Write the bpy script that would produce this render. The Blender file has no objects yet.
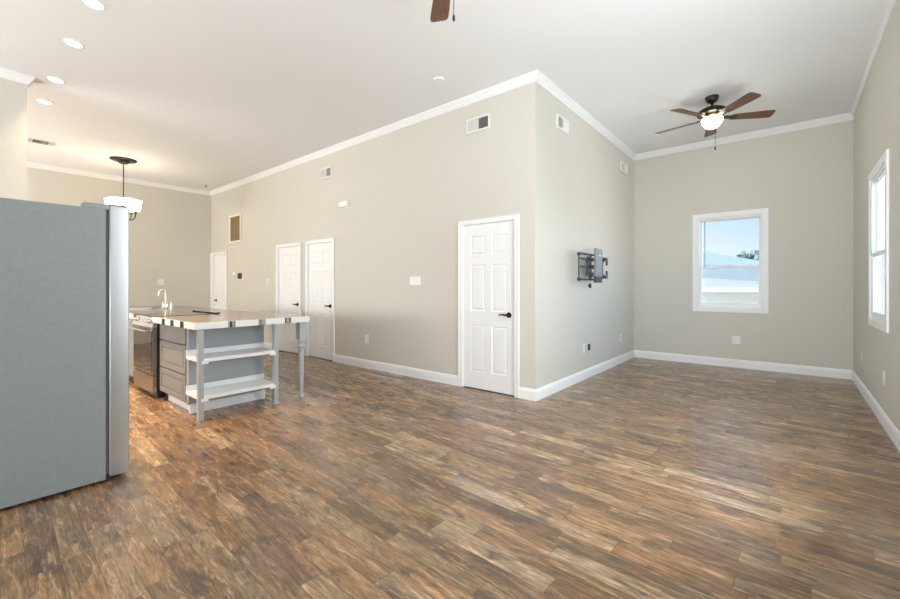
import bpy, bmesh, math, random
from mathutils import Vector, Matrix
random.seed(4)
PI = math.pi
C = bpy.context.scene.collection
scene = bpy.context.scene

# ------------------------------------------------------------------ camera
cam_d = bpy.data.cameras.new('camera'); cam = bpy.data.objects.new('camera', cam_d); C.objects.link(cam)
cam.location = (0, 0, 1.25)
cam.rotation_euler = (PI/2, 0, math.radians(39.618))
cam_d.sensor_width = 36; cam_d.lens = 36*411.5/900
cam_d.shift_y = -12.6/900
cam_d.clip_start = .05; cam_d.clip_end = 400
scene.camera = cam

# ------------------------------------------------------------------ view, sky, sun, daylight, added fill
vs = scene.view_settings
vs.view_transform = 'Standard'; vs.look = 'None'; vs.gamma = 1; vs.use_curve_mapping = False
vs.exposure = 0.18
scene.cycles.max_bounces = 10; scene.cycles.diffuse_bounces = 6; scene.cycles.glossy_bounces = 4
scene.cycles.use_denoising = True
scene.cycles.sample_clamp_indirect = 6
scene.cycles.transparent_max_bounces = 12

w = bpy.data.worlds.new('sky'); scene.world = w; w.use_nodes = True
nt = w.node_tree; nt.nodes.clear()
o_ = nt.nodes.new('ShaderNodeOutputWorld'); bg = nt.nodes.new('ShaderNodeBackground')
tc = nt.nodes.new('ShaderNodeTexCoord'); sp = nt.nodes.new('ShaderNodeSeparateXYZ'); cr = nt.nodes.new('ShaderNodeValToRGB')
nz = nt.nodes.new('ShaderNodeTexNoise'); nz.inputs['Scale'].default_value = 5; nz.inputs['Detail'].default_value = 4
ad = nt.nodes.new('ShaderNodeMath'); ad.operation = 'MULTIPLY_ADD'; ad.inputs[1].default_value = .10
L = nt.links
L.new(tc.outputs['Generated'], sp.inputs[0]); L.new(tc.outputs['Generated'], nz.inputs['Vector'])
L.new(nz.outputs['Fac'], ad.inputs[0]); L.new(sp.outputs['Z'], ad.inputs[2]); L.new(ad.outputs[0], cr.inputs[0])
r = cr.color_ramp
r.elements[0].position = .03; r.elements[0].color = (.93, .96, .99, 1)
r.elements[1].position = .24; r.elements[1].color = (.40, .66, .93, 1)
e = r.elements.new(.10); e.color = (.78, .88, .97, 1)
L.new(cr.outputs[0], bg.inputs[0])
mr = nt.nodes.new('ShaderNodeMapRange'); mr.interpolation_type = 'SMOOTHSTEP'; L.new(sp.outputs['X'], mr.inputs[0])   # extra sky brightness added on the right to light the alcove wall
mr.inputs[1].default_value = .25; mr.inputs[2].default_value = .8; mr.inputs[3].default_value = 1.0; mr.inputs[4].default_value = 11.0
L.new(mr.outputs[0], bg.inputs[1]); L.new(bg.outputs[0], o_.inputs[0])

sd = bpy.data.lights.new('sun', 'SUN'); so = bpy.data.objects.new('sun', sd); C.objects.link(so)
sd.energy = 1.3; sd.angle = .01; sd.color = (1, .96, .9)
so.rotation_euler = Vector((.35, .75, -.85)).to_track_quat('-Z', 'Y').to_euler()

def area(name, loc, direction, sx, sy, power, col):
    d = bpy.data.lights.new(name, 'AREA'); d.shape = 'RECTANGLE'; d.size = sx; d.size_y = sy
    d.energy = power; d.color = col
    ob = bpy.data.objects.new(name, d); C.objects.link(ob); ob.location = loc
    ob.rotation_euler = Vector(direction).to_track_quat('-Z', 'Z').to_euler()
    return ob
# added fill lights by the solid rear wall, in place of unseen windows
area('rear_fill_right', (-1.3, -3.42, 1.35), (0.05, 1, .6), 3.4, 2.3, 145, (.90, .96, 1))
area('rear_fill_mid', (-5.2, -3.42, 1.6), (0, 1, .6), 2.6, 1.7, 200, (.90, .96, 1))
area('rear_fill_kitchen', (-9.3, -3.42, 1.7), (.1, 1, .8), 3.4, 1.9, 380, (1, .95, .88))
# daylight of the windows along the right wall, beside the camera
area('side_window_daylight', (.60, 2.7, 1.9), (-1, .3, .26), 2.7, 1.7, 150, (.88, .95, 1))
# added upward light behind the camera to brighten the ceiling
area('ceiling_fill', (-1.2, -1.2, 2.2), (0, 0, 1),   .8, .8, 22, (.97, .98, 1))

# ------------------------------------------------------------------ materials
def mat(name, col=(.8, .8, .8), rough=.5, metal=0, spec=.5, emit=None, estr=0, coat=0):
    m = bpy.data.materials.new(name); m.use_nodes = True
    b = m.node_tree.nodes['Principled BSDF']
    b.inputs['Base Color'].default_value = (*col, 1); b.inputs['Roughness'].default_value = rough
    b.inputs['Metallic'].default_value = metal; b.inputs['Specular IOR Level'].default_value = spec
    b.inputs['Coat Weight'].default_value = coat
    if emit: b.inputs['Emission Color'].default_value = (*emit, 1); b.inputs['Emission Strength'].default_value = estr
    return m
def N(m, t, **k):
    n = m.node_tree.nodes.new(t)
    for a, v in k.items():
        if a in n.inputs: n.inputs[a].default_value = v
        else: setattr(n, a, v)
    return n
def lk(m, a, b): m.node_tree.links.new(a, b)
def bump(m, scale, strength, dist=.002, stretch=None, detail=3):
    b = m.node_tree.nodes['Principled BSDF']
    t = N(m, 'ShaderNodeTexCoord'); n = N(m, 'ShaderNodeTexNoise', Scale=scale, Detail=detail)
    bp = N(m, 'ShaderNodeBump', Strength=strength, Distance=dist)
    src = t.outputs['Object']
    if stretch:
        mp = N(m, 'ShaderNodeMapping'); mp.inputs['Scale'].default_value = stretch; lk(m, src, mp.inputs[0]); src = mp.outputs[0]
    lk(m, src, n.inputs['Vector']); lk(m, n.outputs['Fac'], bp.inputs['Height']); lk(m, bp.outputs[0], b.inputs['Normal'])
    return n
def mottle(m, c1, c2, scale, stretch=None, detail=4, lo=.35, hi=.65):
    b = m.node_tree.nodes['Principled BSDF']
    t = N(m, 'ShaderNodeTexCoord'); n = N(m, 'ShaderNodeTexNoise', Scale=scale, Detail=detail); rp = N(m, 'ShaderNodeValToRGB')
    src = t.outputs['Object']
    if stretch:
        mp = N(m, 'ShaderNodeMapping'); mp.inputs['Scale'].default_value = stretch; lk(m, src, mp.inputs[0]); src = mp.outputs[0]
    rp.color_ramp.elements[0].position = lo; rp.color_ramp.elements[0].color = (*c1, 1)
    rp.color_ramp.elements[1].position = hi; rp.color_ramp.elements[1].color = (*c2, 1)
    lk(m, src, n.inputs['Vector']); lk(m, n.outputs['Fac'], rp.inputs[0]); lk(m, rp.outputs[0], b.inputs['Base Color'])

M = {}
M['wall'] = mat('greige wall paint', (.635, .615, .555), .5, spec=.35); bump(M['wall'], 90, .12, .002)
M['crown'] = mat('white crown paint', (.83, .835, .84), .5)
M['ceiling'] = mat('white ceiling paint', (.80, .805, .81), .8, spec=.2); bump(M['ceiling'], 70, .15, .002)
M['trim'] = mat('white gloss trim', (.88, .885, .89), .35)
M['door'] = mat('white door paint', (.87, .875, .88), .4)
M['vent'] = mat('white vent enamel', (.80, .79, .76), .45)
M['vdark'] = mat('dark duct', (.05, .05, .045), .8)
M['black'] = mat('black metal', (.018, .018, .02), .38, .4)
M['blackplastic'] = mat('black plastic', (.02, .02, .022), .4)
M['plate'] = mat('white plastic', (.85, .85, .83), .35)
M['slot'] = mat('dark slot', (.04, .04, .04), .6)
M['frside'] = mat('grey textured fridge paint', (.215, .245, .25), .42); mottle(M['frside'], (.235, .262, .273), (.255, .282, .292), 45); bump(M['frside'], 260, .25, .001)
M['steel'] = mat('brushed stainless', (.66, .67, .68), .34, 1); bump(M['steel'], 60, .06, .001, (1, 1, .02))
M['steeldoor'] = mat('stainless door edge', (.43, .44, .45), .36, .8); bump(M['steeldoor'], 60, .04, .001, (1, 1, .02))
M['gasket'] = mat('dark gasket', (.10, .10, .105), .7)
M['chrome'] = mat('chrome', (.85, .85, .86), .12, 1)
M['cab'] = mat('grey cabinet paint', (.24, .235, .225), .42)
M['cab_daylit'] = mat('grey cabinet paint daylit side', (.32, .345, .36), .45)  # same paint as the drawers, cool daylight put into a lighter tone
M['leg'] = mat('light grey leg paint', (.40, .42, .43), .4)
M['shelf'] = mat('white shelf paint', (.82, .83, .84), .4)
M['dsteel'] = mat('dark stainless', (.36, .33, .30), .22, 1)
M['glass_black'] = mat('black oven glass', (.012, .011, .01), .07, 0, .9)
M['bronze'] = mat('oil rubbed bronze', (.035, .026, .020), .38, .7)
M['brass'] = mat('antique brass', (.55, .36, .16), .3, .9)
M['screen_grey'] = mat('grey lens', (.25, .26, .26), .2)
M['grille'] = mat('tan filter media', (.30, .22, .115), .8)
M['mosaic'] = mat('grey mosaic inset', (.16, .16, .16), .25); mottle(M['mosaic'], (.02, .02, .02), (.36, .36, .35), 55, (1, 1, .04), 1, .44, .56)
M['mosaic_dark'] = mat('dark mosaic inset', (.02, .018, .016), .5)
M['mount_grey'] = mat('zinc grey steel', (.24, .26, .27), .4, .6)
M['mount_dark'] = mat('dark slate steel', (.045, .055, .06), .45, .3)

# blade wood
M['blade'] = mat('walnut blade', (.16, .075, .035), .38)
mottle(M['blade'], (.055, .022, .010), (.19, .080, .032), 7, (1.2, 14, 1), 4, .3, .7)
# tile countertop
m = M['counter'] = mat('beige stone tile', (.70, .62, .50), .16, spec=.6); mottle(m, (.13, .098, .068), (.26, .205, .150), 5, None, 5, .3, .7)
M['counter_edge'] = mat('white edge tile', (.83, .82, .80), .25)
# lamps
M['lamp'] = mat('lit lamp lens', (.9, .9, .9), .4, emit=(1, .94, .84), estr=5)
M['bowl'] = mat('lit frosted bowl', (.9, .88, .82), .35, emit=(1, .93, .80), estr=26)
M['shade'] = mat('lit frosted shade', (.9, .88, .82), .35, emit=(1, .85, .62), estr=5)

# glass pane
def glass(name, haze=0, hcol=(.8, .8, .8)):
    m = bpy.data.materials.new(name); m.use_nodes = True; t = m.node_tree; t.nodes.clear()
    out = t.nodes.new('ShaderNodeOutputMaterial'); tr = t.nodes.new('ShaderNodeBsdfTransparent'); gl = t.nodes.new('ShaderNodeBsdfGlossy')
    gl.inputs['Roughness'].default_value = .02
    fr = t.nodes.new('ShaderNodeFresnel'); fr.inputs[0].default_value = 1.45; mx = t.nodes.new('ShaderNodeMixShader')
    ml = t.nodes.new('ShaderNodeMath'); ml.operation = 'MULTIPLY'; ml.inputs[1].default_value = .6; t.links.new(fr.outputs[0], ml.inputs[0]); t.links.new(ml.outputs[0], mx.inputs[0]); t.links.new(tr.outputs[0], mx.inputs[1]); t.links.new(gl.outputs[0], mx.inputs[2])
    if haze:
        df = t.nodes.new('ShaderNodeBsdfDiffuse'); df.inputs[0].default_value = (*hcol, 1)
        m2 = t.nodes.new('ShaderNodeMixShader'); m2.inputs[0].default_value = haze
        t.links.new(tr.outputs[0], m2.inputs[1]); t.links.new(df.outputs[0], m2.inputs[2]); t.links.new(m2.outputs[0], out.inputs[0])
    else: t.links.new(mx.outputs[0], out.inputs[0])
    return m
M['glass'] = glass('window glass'); M['mesh'] = glass('insect mesh', .3, (.75, .76, .77))

# plank floor: rows of short wood strips, each with its own tone
def floor_mat():
    m = mat('wood strip vinyl', rough=.36, spec=.7); b = m.node_tree.nodes['Principled BSDF']
    t = N(m, 'ShaderNodeTexCoord'); mp = N(m, 'ShaderNodeMapping'); mp.inputs['Rotation'].default_value = (0, 0, math.radians(2.2))
    lk(m, t.outputs['Object'], mp.inputs[0]); sx = N(m, 'ShaderNodeSeparateXYZ'); lk(m, mp.outputs[0], sx.inputs[0])
    def mt(op, a, bb=None, cc=None):
        n = N(m, 'ShaderNodeMath', operation=op)
        for i, v in enumerate((a, bb, cc)):
            if v is None: continue
            if isinstance(v, (int, float)): n.inputs[i].default_value = v
            else: lk(m, v, n.inputs[i])
        return n.outputs[0]
    W, LN = .108, .66
    yr = mt('DIVIDE', sx.outputs['Y'], W); row = mt('FLOOR', yr)
    wn = N(m, 'ShaderNodeTexWhiteNoise', noise_dimensions='1D'); lk(m, row, wn.inputs['W'])
    ln = mt('MULTIPLY_ADD', wn.outputs['Value'], .30, LN-.15)
    xr = mt('ADD', mt('DIVIDE', sx.outputs['X'], ln), mt('MULTIPLY', wn.outputs['Value'], 17.3)); col = mt('FLOOR', xr)
    cid = N(m, 'ShaderNodeCombineXYZ'); lk(m, col, cid.inputs[0]); lk(m, row, cid.inputs[1])
    w2 = N(m, 'ShaderNodeTexWhiteNoise', noise_dimensions='3D'); lk(m, cid.outputs[0], w2.inputs['Vector'])
    # base tone per strip
    r1 = N(m, 'ShaderNodeValToRGB'); cr = r1.color_ramp; cr.interpolation = 'LINEAR'
    cr.elements[0].position = 0; cr.elements[0].color = (.165, .095, .052, 1)
    cr.elements[1].position = 1; cr.elements[1].color = (.420, .295, .178, 1)
    for p, c in ((.20, (.270, .153, .074)), (.36, (.200, .128, .076)), (.52, (.320, .190, .094)), (.68, (.258, .170, .096)), (.86, (.335, .222, .124))):
        e = cr.elements.new(p); e.color = (*c, 1)
    lk(m, w2.outputs['Value'], r1.inputs[0])
    # per-strip offset so the grain breaks at each joint
    off = N(m, 'ShaderNodeVectorMath', operation='SCALE'); lk(m, w2.outputs['Color'], off.inputs[0]); off.inputs['Scale'].default_value = 20
    av = N(m, 'ShaderNodeVectorMath', operation='ADD'); lk(m, mp.outputs[0], av.inputs[0]); lk(m, off.outputs[0], av.inputs[1])
    def noise(sc, scale, det, rough, dist, lo, hi, c0, c1):
        g = N(m, 'ShaderNodeMapping'); g.inputs['Scale'].default_value = sc; lk(m, av.outputs[0], g.inputs[0])
        n = N(m, 'ShaderNodeTexNoise', Scale=scale, Detail=det, Roughness=rough, Distortion=dist); lk(m, g.outputs[0], n.inputs['Vector'])
        rp = N(m, 'ShaderNodeValToRGB'); rp.color_ramp.elements[0].position = lo; rp.color_ramp.elements[0].color = (*c0, 1)
        rp.color_ramp.elements[1].position = hi; rp.color_ramp.elements[1].color = (*c1, 1); lk(m, n.outputs['Fac'], rp.inputs[0])
        return n, rp
    n1, r2 = noise((2.2, 16, 1), 2.0, 10, .68, .6, .38, .62, (.68, .67, .68), (1.46, 1.46, 1.50))
    mx = N(m, 'ShaderNodeMix', data_type='RGBA', blend_type='MULTIPLY'); mx.inputs[0].default_value = 1
    lk(m, r1.outputs[0], mx.inputs[6]); lk(m, r2.outputs[0], mx.inputs[7])
    # warm and cool drifts inside a strip
    n4, r4 = noise((1.6, 3, 1), 1.6, 4, .6, .6, .35, .65, (.84, .87, .93), (1.12, 1.09, 1.05))
    mxd = N(m, 'ShaderNodeMix', data_type='RGBA', blend_type='MULTIPLY'); mxd.inputs[0].default_value = 1
    lk(m, mx.outputs[2], mxd.inputs[6]); lk(m, r4.outputs[0], mxd.inputs[7])
    n5, r5 = noise((7, 60, 1), 2.0, 4, .6, .2, .38, .62, (.72, .71, .70), (1.22, 1.22, 1.22))
    mxf = N(m, 'ShaderNodeMix', data_type='RGBA', blend_type='MULTIPLY'); mxf.inputs[0].default_value = 1
    lk(m, mxd.outputs[2], mxf.inputs[6]); lk(m, r5.outputs[0], mxf.inputs[7]); mxd = mxf
    # charred grey smudges and dark flecks
    n2, r3 = noise((2.4, 8, 1), 1.5, 11, .74, .5, .515, .61, (0, 0, 0), (.78, .78, .78))
    mx2 = N(m, 'ShaderNodeMix', data_type='RGBA'); lk(m, r3.outputs[0], mx2.inputs[0]); lk(m, mxd.outputs[2], mx2.inputs[6]); mx2.inputs[7].default_value = (.070, .050, .036, 1)
    # joints
    def near(v, wd): 
        fr = mt('FRACT', v); return mt('LESS_THAN', mt('MINIMUM', fr, mt('SUBTRACT', 1, fr)), wd)
    jt = mt('MAXIMUM', near(yr, .016), near(xr, .003))
    mx3 = N(m, 'ShaderNodeMix', data_type='RGBA'); lk(m, mt('MULTIPLY', jt, .62), mx3.inputs[0]); lk(m, mx2.outputs[2], mx3.inputs[6]); mx3.inputs[7].default_value = (.05, .035, .022, 1)
    lk(m, mx3.outputs[2], b.inputs['Base Color'])
    rr = N(m, 'ShaderNodeMapRange'); lk(m, n1.outputs['Fac'], rr.inputs[0]); rr.inputs[3].default_value = .21; rr.inputs[4].default_value = .32
    lk(m, rr.outputs[0], b.inputs['Roughness'])
    bp = N(m, 'ShaderNodeBump', Strength=.12, Distance=.002); lk(m, n1.outputs['Fac'], bp.inputs['Height']); lk(m, bp.outputs[0], b.inputs['Normal'])
    return m
M['floor'] = floor_mat()
# outdoors
M['ground'] = mat('dry lawn', (.38, .36, .22), .95); mottle(M['ground'], (.18, .19, .11), (.30, .27, .18), .6)
M['roof'] = mat('pale grey shingles', (.36, .37, .38), .9); mottle(M['roof'], (.29, .295, .30), (.35, .352, .355), 14)
M['brick'] = mat('tan brick', (.45, .38, .27), .9)
def brick(m):
    t = N(m, 'ShaderNodeTexCoord'); mp = N(m, 'ShaderNodeMapping'); mp.inputs['Rotation'].default_value = (PI/2, 0, 0)
    br = N(m, 'ShaderNodeTexBrick', Scale=4); br.inputs['Color1'].default_value = (.44, .38, .27, 1); br.inputs['Color2'].default_value = (.32, .28, .20, 1); br.inputs['Mortar'].default_value = (.5, .47, .4, 1)
    lk(m, t.outputs['Object'], mp.inputs[0]); lk(m, mp.outputs[0], br.inputs['Vector']); lk(m, br.outputs[0], m.node_tree.nodes['Principled BSDF'].inputs['Base Color'])
brick(M['brick'])
M['siding'] = mat('white vinyl siding', (.88, .88, .87), .6)
M['leaf'] = mat('grey green leaves', (.20, .24, .19), .9); M['bark'] = mat('bark', (.12, .09, .07), .9)

# ------------------------------------------------------------------ mesh helpers
class MB:
    def __init__(s): s.bm = bmesh.new()
    def box(s, x0, x1, y0, y1, z0, z1, bev=0, seg=2):
        r = bmesh.ops.create_cube(s.bm, size=1)
        vs_ = r['verts']
        for v in vs_:
            v.co = Vector(((x0+x1)/2+v.co.x*(x1-x0), (y0+y1)/2+v.co.y*(y1-y0), (z0+z1)/2+v.co.z*(z1-z0)))
        if bev:
            ed = list({e for v in vs_ for e in v.link_edges})
            bmesh.ops.bevel(s.bm, geom=ed, offset=bev, segments=seg, affect='EDGES', profile=.7)
        return s
    def cyl(s, a, b, r, r2=None, n=16):
        a, b = Vector(a), Vector(b); d = b-a
        mt = Matrix.Translation((a+b)/2) @ d.to_track_quat('Z', 'Y').to_matrix().to_4x4()
        bmesh.ops.create_cone(s.bm, cap_ends=True, segments=n, radius1=r, radius2=r if r2 is None else r2, depth=d.length, matrix=mt)
        return s
    def bar(s, a, b, wd, th, up=(0, 0, 1), bev=0):      # rectangular bar from a to b; th is along 'up'
        a, b = Vector(a), Vector(b); z = (b-a).normalized(); u = Vector(up); x = u.cross(z).normalized(); u = z.cross(x)
        vs_ = []
        for p in (a, b):
            for sx, su in ((-1, -1), (1, -1), (1, 1), (-1, 1)):
                vs_.append(s.bm.verts.new(p+x*sx*wd/2+u*su*th/2))
        for f in ((3, 2, 1, 0), (4, 5, 6, 7), (0, 1, 5, 4), (1, 2, 6, 5), (2, 3, 7, 6), (3, 0, 4, 7)): s.bm.faces.new([vs_[i] for i in f])
        return s
    def lathe(s, prof, c=(0, 0), n=28, capped=True):
        rings = []
        for r, z in prof:
            rings.append([s.bm.verts.new((c[0]+r*math.cos(2*PI*i/n), c[1]+r*math.sin(2*PI*i/n), z)) for i in range(n)])
        for p, q in zip(rings, rings[1:]):
            for i in range(n):
                j = (i+1) % n; s.bm.faces.new((p[i], p[j], q[j], q[i]))
        if capped:
            s.bm.faces.new(rings[0][::-1]); s.bm.faces.new(rings[-1])
        return s
    def tube(s, pts, r, n=10):
        pts = [Vector(p) for p in pts]; rings = []; prev = None
        for i, p in enumerate(pts):
            t = (pts[min(i+1, len(pts)-1)]-pts[max(i-1, 0)]).normalized()
            if prev is None: u = t.orthogonal().normalized()
            else: u = (prev-t*prev.dot(t)).normalized()
            prev = u; v = t.cross(u); rr = r[i] if isinstance(r, (list, tuple)) else r
            rings.append([s.bm.verts.new(p+(u*math.cos(2*PI*k/n)+v*math.sin(2*PI*k/n))*rr) for k in range(n)])
        for a, b in zip(rings, rings[1:]):
            for k in range(n): j = (k+1) % n; s.bm.faces.new((a[k], a[j], b[j], b[k]))
        s.bm.faces.new(rings[0][::-1]); s.bm.faces.new(rings[-1]); return s
    def prism(s, poly, ext):     # poly: 3D points, ext: vector
        e = Vector(ext); a = [s.bm.verts.new(p) for p in poly]; b = [s.bm.verts.new(Vector(p)+e) for p in poly]
        s.bm.faces.new(a[::-1]); s.bm.faces.new(b); n = len(a)
        for i in range(n): j = (i+1) % n; s.bm.faces.new((a[i], a[j], b[j], b[i]))
        return s
    def sweep(s, prof, path):    # prof: (outward, z) pairs, path: 2D points, outward is to the right of travel; mitred
        P = [Vector(p) for p in path]; rings = []
        for i, p in enumerate(P):
            ds = []
            if i > 0: ds.append((P[i]-P[i-1]).normalized())
            if i < len(P)-1: ds.append((P[i+1]-P[i]).normalized())
            ns = [Vector((d.y, -d.x)) for d in ds]
            n = ns[0] if len(ns) == 1 else (ns[0]+ns[1])/(1+ns[0].dot(ns[1]))
            rings.append([s.bm.verts.new((p.x+n.x*q, p.y+n.y*q, z)) for q, z in prof])
        k = len(prof)
        for a, b in zip(rings, rings[1:]):
            for i in range(k): j = (i+1) % k; s.bm.faces.new((a[i], a[j], b[j], b[i]))
        s.bm.faces.new(rings[0][::-1]); s.bm.faces.new(rings[-1]); return s
def wloc(o):
    v = Vector((0, 0, 0))
    while o: v += o.location; o = o.parent
    return v
def obj(name, mb, m, parent=None, smooth=False, origin=None):
    bm = mb.bm; bmesh.ops.recalc_face_normals(bm, faces=bm.faces)
    off = wloc(parent) if parent else Vector(origin or (0, 0, 0))
    if off.length: bmesh.ops.translate(bm, verts=bm.verts, vec=-off)
    me = bpy.data.meshes.new(name); bm.to_mesh(me); bm.free(); me.materials.append(M[m] if isinstance(m, str) else m)
    o = bpy.data.objects.new(name, me); C.objects.link(o)
    if parent: o.parent = parent
    elif origin: o.location = origin
    if smooth:
        for p in me.polygons: p.use_smooth = True
        try:
            me.set_sharp_from_angle(angle=math.radians(38))
        except Exception: pass
    return o
def tag(o, label=None, cat=None, group=None, kind=None):
    for k, v in (('label', label), ('category', cat), ('group', group), ('kind', kind)):
        if v: o[k] = v
    return o
def thing(name, loc, label, cat, group=None, kind=None):
    o = bpy.data.objects.new(name, None); C.objects.link(o); o.location = loc; o.empty_display_size = .1
    return tag(o, label, cat, group, kind)
def copy_tree(o, parent=None):
    c = o.copy(); C.objects.link(c); c.parent = parent
    for ch in list(o.children): copy_tree(ch, c)
    return c

# ------------------------------------------------------------------ room shell
yA, xB, yF, xR, xL, yK, H = 4.069, -2.154, 7.737, .651, -11.026, -3.5, 3.59
T = .14
tag(obj('floor', MB().box(xL-T, xR+T, yK-T, yF+T, -.1, 0), 'floor'), 'multi-toned brown wood strip floor across the whole room', 'floor', kind='structure')
tag(obj('ceiling', MB().box(xL-T, xR+T, yK-T, yF+T, H, H+.12), 'ceiling'), 'flat white ceiling over the whole room', 'ceiling', kind='structure')

def wall_holes(axis, pos, thick, u0, u1, holes):
    """wall slab with rectangular holes; axis 'y': runs along x at y=pos..pos+thick, axis 'x': runs along y"""
    mb = MB(); us = sorted({u0, u1, *[h[0] for h in holes], *[h[1] for h in holes]})
    a, b = sorted((pos, pos+thick))
    for p, q in zip(us, us[1:]):
        hs = sorted([h for h in holes if h[0] <= p+1e-6 and h[1] >= q-1e-6], key=lambda h: h[2]); z = 0; spans = []
        for h in hs:
            if h[2] > z: spans.append((z, h[2]))
            z = h[3]
        if z < H: spans.append((z, H))
        for s0, s1 in spans:
            if axis == 'y': mb.box(p, q, a, b, s0, s1)
            else: mb.box(a, b, p, q, s0, s1)
    bmesh.ops.remove_doubles(mb.bm, verts=mb.bm.verts, dist=1e-5)
    return mb
# doors: (slab left, slab right, top)
DOORS = [(-3.157, -2.412, 2.015), (-6.675, -5.925, 2.015), (-7.735, -6.962, 2.015), (-10.88, -10.16, 2.025)]
wa = wall_holes('y', yA, T, xL-T, xB, [(a, b, 0, z) for a, b, z in DOORS])
tag(obj('wall_long', wa, 'wall'), 'long greige wall with the white doors', 'wall', kind='structure')
tag(obj('wall_alcove', MB().box(xB-T, xB, yA+T, yF+T, 0, H), 'wall'), 'greige wall carrying the television mount', 'wall', kind='structure')
W1 = (-1.165, -.325, .925, 2.35); W2 = (5.19, 6.11, .925, 2.36)
tag(obj('wall_far', wall_holes('y', yF, T, xB, xR, [W1]), 'wall'), 'greige end wall with the blue-sky window', 'wall', kind='structure')
tag(obj('wall_right', wall_holes('x', xR, T, yK, yF+T, [W2]), 'wall'), 'greige right wall with the bright narrow window', 'wall', kind='structure')
tag(obj('wall_left', MB().box(xL-T, xL, yK, yA, 0, H), 'wall'), 'greige kitchen wall behind the hanging light', 'wall', kind='structure')
tag(obj('wall_rear', MB().box(xL-T, xR+T, yK-T, yK, 0, H), 'wall'), 'greige wall behind the viewer', 'wall', kind='structure')
tag(obj('wall_kitchen', MB().box(-6.70, -6.545, yK, .527, 0, H), 'wall'), 'cream-lit partition end above the fridge', 'wall', kind='structure')

# crown moulding (outward from wall, z)
CR = [(0, 3.50), (.012, 3.50), (.016, 3.515), (.030, 3.535), (.044, 3.560), (.055, 3.568), (.058, H), (0, H)]
CR2 = [(0, 3.545), (.010, 3.545), (.022, 3.565), (.030, H), (0, H)]
tag(obj('trim_1', MB().sweep(CR, [(xL, .55), (xL, yA), (xB, yA), (xB, yF), (xR-.001, yF)]), 'crown'), 'white crown moulding around long, alcove and end walls', 'moulding', kind='structure')
tag(obj('trim_2', MB().sweep(CR2, [(xR, yF), (xR, yK)]), 'crown'), 'thin white crown moulding along the right wall', 'moulding', kind='structure')
tag(obj('trim_3', MB().sweep(CR, [(-6.545, yK), (-6.545, .527), (-6.70, .527)]), 'crown'), 'white crown moulding around the partition end above the fridge', 'moulding', kind='structure')
BP = [(0, 0), (.016, 0), (.016, .098), (.012, .108), (.011, .118), (.004, .127), (0, .127)]
def base(name, path, label): tag(obj(name, MB().sweep(BP, path), 'trim'), label, 'baseboard', kind='structure')
base('baseboard_long', [(-5.861, yA), (-3.219, yA)], 'white baseboard between the two-door pair and the near door')
base('baseboard_alcove', [(-2.350, yA), (xB, yA), (xB, yF-.016)], 'white baseboard wrapping the corner under the television mount')
base('baseboard_far', [(xB, yF), (xR-.016, yF)], 'white baseboard under the blue-sky window')
base('baseboard_right', [(xR, yF), (xR, yK)], 'white baseboard along the right wall')
base('baseboard_kitchen', [(-10.08, yA), (-7.81, yA)], 'white baseboard beyond the island')
base('baseboard_left', [(xL, .5), (xL, yA)], 'white baseboard along the kitchen wall')

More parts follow.
